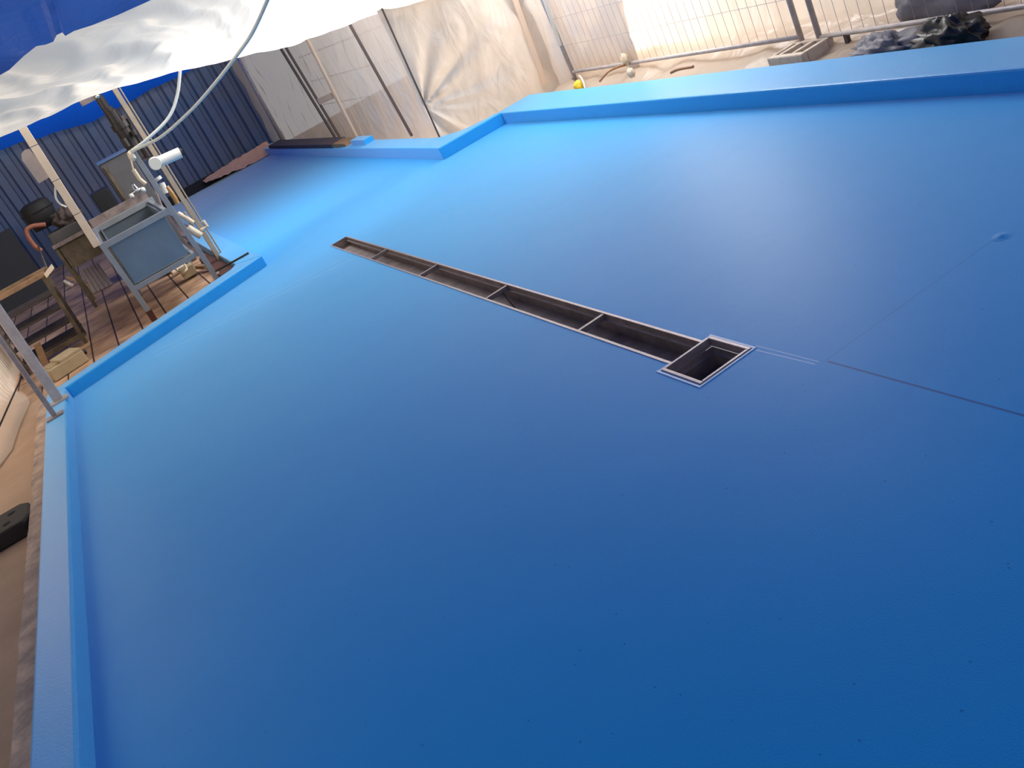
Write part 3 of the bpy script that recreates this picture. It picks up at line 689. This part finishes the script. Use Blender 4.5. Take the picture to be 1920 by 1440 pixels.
pipes('wooden_hose_handle', [(250, 318), (262, 336), (273, 345)], .018, M_PVC, 'tan hose nozzle hanging inside the sink frame', 'nozzle', Y=9.2)
pipes('thin_hose', [(243, 292), (250, 318), (262, 338), (271, 344)], .007, M_PVC, 'thin tan hose hanging down inside the sink frame', 'hose', Y=9.3)
# thin bar frame from the head of the sink frame back to the cabinet
a = at(150, 316, Y=11.0); b = at(222, 292, Y=9.9)
pipes('low_bracket', [(285, 340), (305, 392)], .012, M_STEELD, 'upright grey conduit behind the sink frame post', 'conduit', Y=9.6)

# cabinet behind the sink
cb = empty('grey_cabinet', (.25, 11.2, 0), 'tall grey steel cabinet standing behind the sink taps', 'cabinet')
cA = at(184, 306, Y=11.0); cB = at(233, 288, Y=11.0)
MB().box(cA.x, cB.x + .05, 11.0, 11.5, .0, cA.z - .02).build('cabinet_body', M_CABINET, cb, bevel=.006)
MB().box(cA.x - .02, cB.x + .07, 10.98, 11.52, cA.z - .02, cA.z + .0).build('cabinet_top', M_CORR, cb)
MB().box(cA.x + .02, cA.x + .05, 10.985, 11.0, .1, cA.z - .06).build('door_edge', M_RACK, cb)
dk = empty('dark_machine', (-.1, 11.4, 0), 'black machine casing beside the grey cabinet', 'machine')
MB().box(cA.x - .24, cA.x - .03, 12.3, 12.8, 0, 1.02).build('casing', M_BLACK, dk, bevel=.01)
MB().box(cA.x - .20, cA.x - .08, 12.26, 12.3, .60, .74).build('panel', M_CABINET, dk)
tag(MB().box(-2.6, -1.15, 15.5, 15.56, 0, 1.0).build('navy_sheet', mat('navy_board', srgb(24, 30, 44), rough=.6, vary=.4)), 'dark navy board leaning before the corrugated wall', 'board')  # dark sheet, its colour also standing in for shade low on the wall

# old basin, bucket and rags behind
ob = empty('old_basin', (-.55, 12.0, 0), 'old brown steel basin on legs behind the beige post', 'basin')
a = at(97, 462, Y=11.6); b = at(186, 424, Y=11.6); c = at(126, 508, Y=11.6)
mb = MB(); t = .015; X0, X1, Z0, Z1 = a.x, b.x + .02, c.z, a.z
mb.box(X0 + .03, X1, 11.6, 11.6 + t, Z0, Z1).box(X0 + .03, X1, 12.2 - t, 12.2, Z0, Z1).box(X0 + .03, X0 + .03 + t, 11.6, 12.2, Z0, Z1).box(X1 - t, X1, 11.6, 12.2, Z0, Z1).box(X0 + .03, X1, 11.6, 12.2, Z0 - t, Z0)
mb.build('basin_body', M_RACK, ob)
MB().box(X0, X1 + .02, 11.56, 11.6, Z1 - .04, Z1).box(X0, X1 + .02, 12.2, 12.24, Z1 - .04, Z1).box(X0, X0 + .03, 11.6, 12.2, Z1 - .04, Z1).build('basin_rim', M_STEELD, ob)
for lx in (X0 + .02, X1 - .02):
    for ly in (11.6, 12.2): MB().bar((lx, ly, 0), (lx, ly, Z1 - .04), .035, .035).build('leg', M_RACK, ob)
rg = lump(at(128, 408, Y=11.9), .15, .18, .13, 0, seed=21, amp=.35)
tag(rg.build('rag_heap', M_CLOTH, smooth=True), 'grey brown rags heaped over the old basin', 'rags')
a = at(122, 437, Y=11.85); 
tag(MB().obox(a, (.17, 0, 0), (0, .16, 0), (0, 0, .07)).build('grey_tray', M_CABINET, bevel=.015), 'grey plastic tray stuck in the old basin under the rags', 'tray')
bk = empty('black_bucket', at(72, 415, Y=12.3), 'round black bucket among the rags beside the navy board', 'bucket')
a = at(72, 398, Y=12.3)
mb = MB(); mb.tube([a + Vector((0, 0, -.18)), a + Vector((0, 0, .0)), a + Vector((0, 0, .10)), a + Vector((0, 0, .13))], .2, 28, rs=[.15, .18, .17, .10]); mb.build('bucket_body', M_BLACK, bk, smooth=True)
MB().tube([a + Vector((.19 * math.cos(k / 16 * 2 * PI), .19 * math.sin(k / 16 * 2 * PI), .02)) for k in range(17)], .008, 6, False).build('bucket_rim', M_BLACK, bk)
tag(MB().tube(curve([at(86, 421, Y=11.5), at(62, 424, Y=11.5), at(50, 432, Y=11.5), at(54, 446, Y=11.5), at(66, 462, Y=11.5), at(78, 470, Y=11.5)]), .024, 10).build('copper_sling', M_COPPER, smooth=True), 'reddish brown cloth sling hanging below the black bucket', 'cloth')
tag(MB().tube([at(72, 462, Y=11.5), at(88, 504, Y=10.3)], .008, 8).build('thin_rod', M_RACK, smooth=True), 'thin rod under the reddish sling leading to the rack', 'rod')

# ribbed sheet leaning under the old basin
mb = MB(); q0 = at(173, 552, z=.0); q1 = at(212, 533, z=.0); q2 = at(151, 508, Y=q0.y + .25); q3 = at(185, 492, Y=q1.y + .25)
q3 = at(184, 494, Y=q0.y + .25)
def rib(u, v):
    p = q0.lerp(q1, u).lerp(q2.lerp(q3, u), v); return (p.x, p.y - .025 * abs(math.sin(u * PI * 5)), p.z + .004)
mb.grid(rib, 40, 6)
tag(mb.build('ribbed_sheet', M_RIBBED, thick=.008), 'ribbed mauve sheet leaning on the tiles beneath the old basin', 'sheet')
tag(MB().obox((q0.x - .02, q0.y + .08, .16), (.02, 0, 0), (0, .015, 0), (-.11, .0, .16)).build('wood_strip', M_WOOD), 'narrow wood strip along the edge of the ribbed sheet', 'wood strip')
a = at(127, 530, z=.075)
tag(MB().tube([a + Vector((-.03, 0, .05)), a + Vector((.03, 0, -.07))], .025, 12, rs=[.018, .028]).build('pale_bottle', M_CONC, smooth=True), 'small pale bottle standing below the old basin', 'bottle')

# steel rack with dark shelves
rk = empty('shelf_rack', (-1.05, 10.2, 0), 'low olive steel rack with dark slatted shelves beside the steel posts', 'rack')
YR = 9.85
TL = at(-20, 562, Y=YR); TR = at(94, 512, Y=YR); BR = at(172, 636, Y=YR); BL = at(70, 690, Y=YR)
BR.z = max(BR.z, 0); zT = (TL.z + TR.z) / 2; xr = TR.x; xl = TL.x
xr = BR.x - .03; zT = TR.z; xl = -1.34
for lx in (xl, xr):
    for ly in (YR, YR + .5): MB().bar((lx - (.0 if lx == xl else .03), ly, 0), (lx, ly, zT), .035, .035).build('leg', M_RACK, rk)
MB().box(xl - .03, xr + .03, YR - .03, YR + .03, zT, zT + .04).build('front_rail', M_WOOD, rk)
MB().box(xl - .03, xr + .03, YR + .47, YR + .53, zT, zT + .03).build('back_rail', M_WOOD, rk)
for z in (.10, .23, .38, .52):
    mb = MB()
    for k in range(5): mb.box(xl, xr, YR + .02 + k * .1, YR + .08 + k * .1, z, z + .018)
    mb.build('shelf', M_DARKSHELF, rk)
MB().box(xl, xr + .01, YR - .02, YR, .06, .10).build('bottom_rail', M_RACK, rk)
tag(MB().obox(at(92, 508, Y=YR) + Vector((0, 0, .0)), (.05, 0, .02), (0, .05, 0), (0, 0, .02)).build('paper_scrap', M_TAPE), 'pale scrap lying on top of the rack rail', 'scrap')

# khaki box on the tiles
bx = empty('khaki_box', (-.98, 9.12, 0), 'khaki plastic box with ridged lid on the tiles near the blue kerb', 'box')
c = Vector((-.96, 9.05, .055)); ax = Vector((.155, .05, 0)); ay = Vector((-.05, .14, 0))
MB().obox(c, ax, ay, (0, 0, .055)).build('box_body', M_BOX, bx, bevel=.008)
MB().obox(c + ax * .35 + Vector((0, 0, .068)), ax * .62, ay * .96, (0, 0, .014)).build('box_lid', M_BOX, bx, bevel=.005)
for k in range(3): MB().obox(c - ax * .55 - ay * (.6 - .5 * k) + Vector((0, 0, .062)), ax * .35, ay * .08, (0, 0, .01)).build('ridge', M_BOX, bx, bevel=.003)
MB().tube([c + ax * 1.02 + Vector((0, 0, .01)), c + ax * 1.35 + Vector((0, 0, .0))], .026, 14).build('outlet', M_MACH, bx)
tag(MB().obox((-1.12, 9.55, .13), (.03, 0, 0), (0, .02, 0), (.03, .0, .13)).build('leaning_board', M_WOOD), 'short tan board leaning behind the khaki box', 'board')

# clutter under the sink
tag(MB().obox(at(352, 508, z=.07), (.07, .0, 0), (0, .09, 0), (0, 0, .05)).build('cardboard_box', M_BOX, bevel=.005), 'small brown box on the tiles below the sink', 'box')
tag(MB().tube([at(322, 512, z=.05), at(346, 497, z=.05)], .028, 12).build('pipe_offcut', M_PVC), 'cream pipe offcut lying beneath the sink', 'pipe')
tag(MB().tube(curve([at(330, 505, z=.09), at(342, 512, z=.09), at(350, 504, z=.11), at(346, 496, z=.12)]), .012, 8).build('looped_hose', M_TAPE, smooth=True), 'short looped hose on the offcut under the sink', 'hose')
tag(MB().obox(at(378, 500, z=.05), (.022, .0, 0), (-.03, .14, 0), (0, 0, .018)).build('timber_offcut', M_WOOD), 'timber offcut lying beside the tall sink leg', 'timber')
tag(MB().prism([(.585, 8.9), (.66, 8.80), (.735, 8.93), (.70, 10.6), (.585, 10.6)], .0, .05).build('rusty_sheet', M_BROWN), 'rusty brown sheet lying in the bend of the blue kerb', 'sheet')
a = at(402, 510, z=KH + .006); b = at(466, 474, z=KH + .012)
tag(MB().tube([a, b], .009, 8).build('steel_rod', M_MACH, smooth=True), 'dark steel rod resting across the blue kerb corner', 'rod')
tag(MB().obox(at(405, 512, z=.07) , (.025, 0, 0), (0, .03, 0), (0, 0, .012)).build('wooden_wedge', M_TAPE), 'small pale wedge at the foot of the tall sink leg', 'wedge')

# ------------------------------------------------------------------ the rest of the enclosure, unseen, put in to keep daylight off the floor
struct(MB().box(-6, 7.5, -3.1, -3.05, -.06, 3.2).build('wall_front', mat('plain_wall', srgb(120, 125, 135), rough=.8)))
struct(MB().box(-6.05, -6, -3, 18.2, -.06, 3.2).build('wall_left', mat('dim_wall', srgb(110, 104, 98), rough=.8)))

struct(MB().box(-6, .9, 8.9, 14.6, 3.1, 3.16).box(.9, 7.5, 11.2, 14.6, 3.1, 3.16).build('ceiling', mat('dark_roof', srgb(90, 86, 84), rough=.9)))  # unseen roof added to darken corridor and kitchen, cut open for the fill
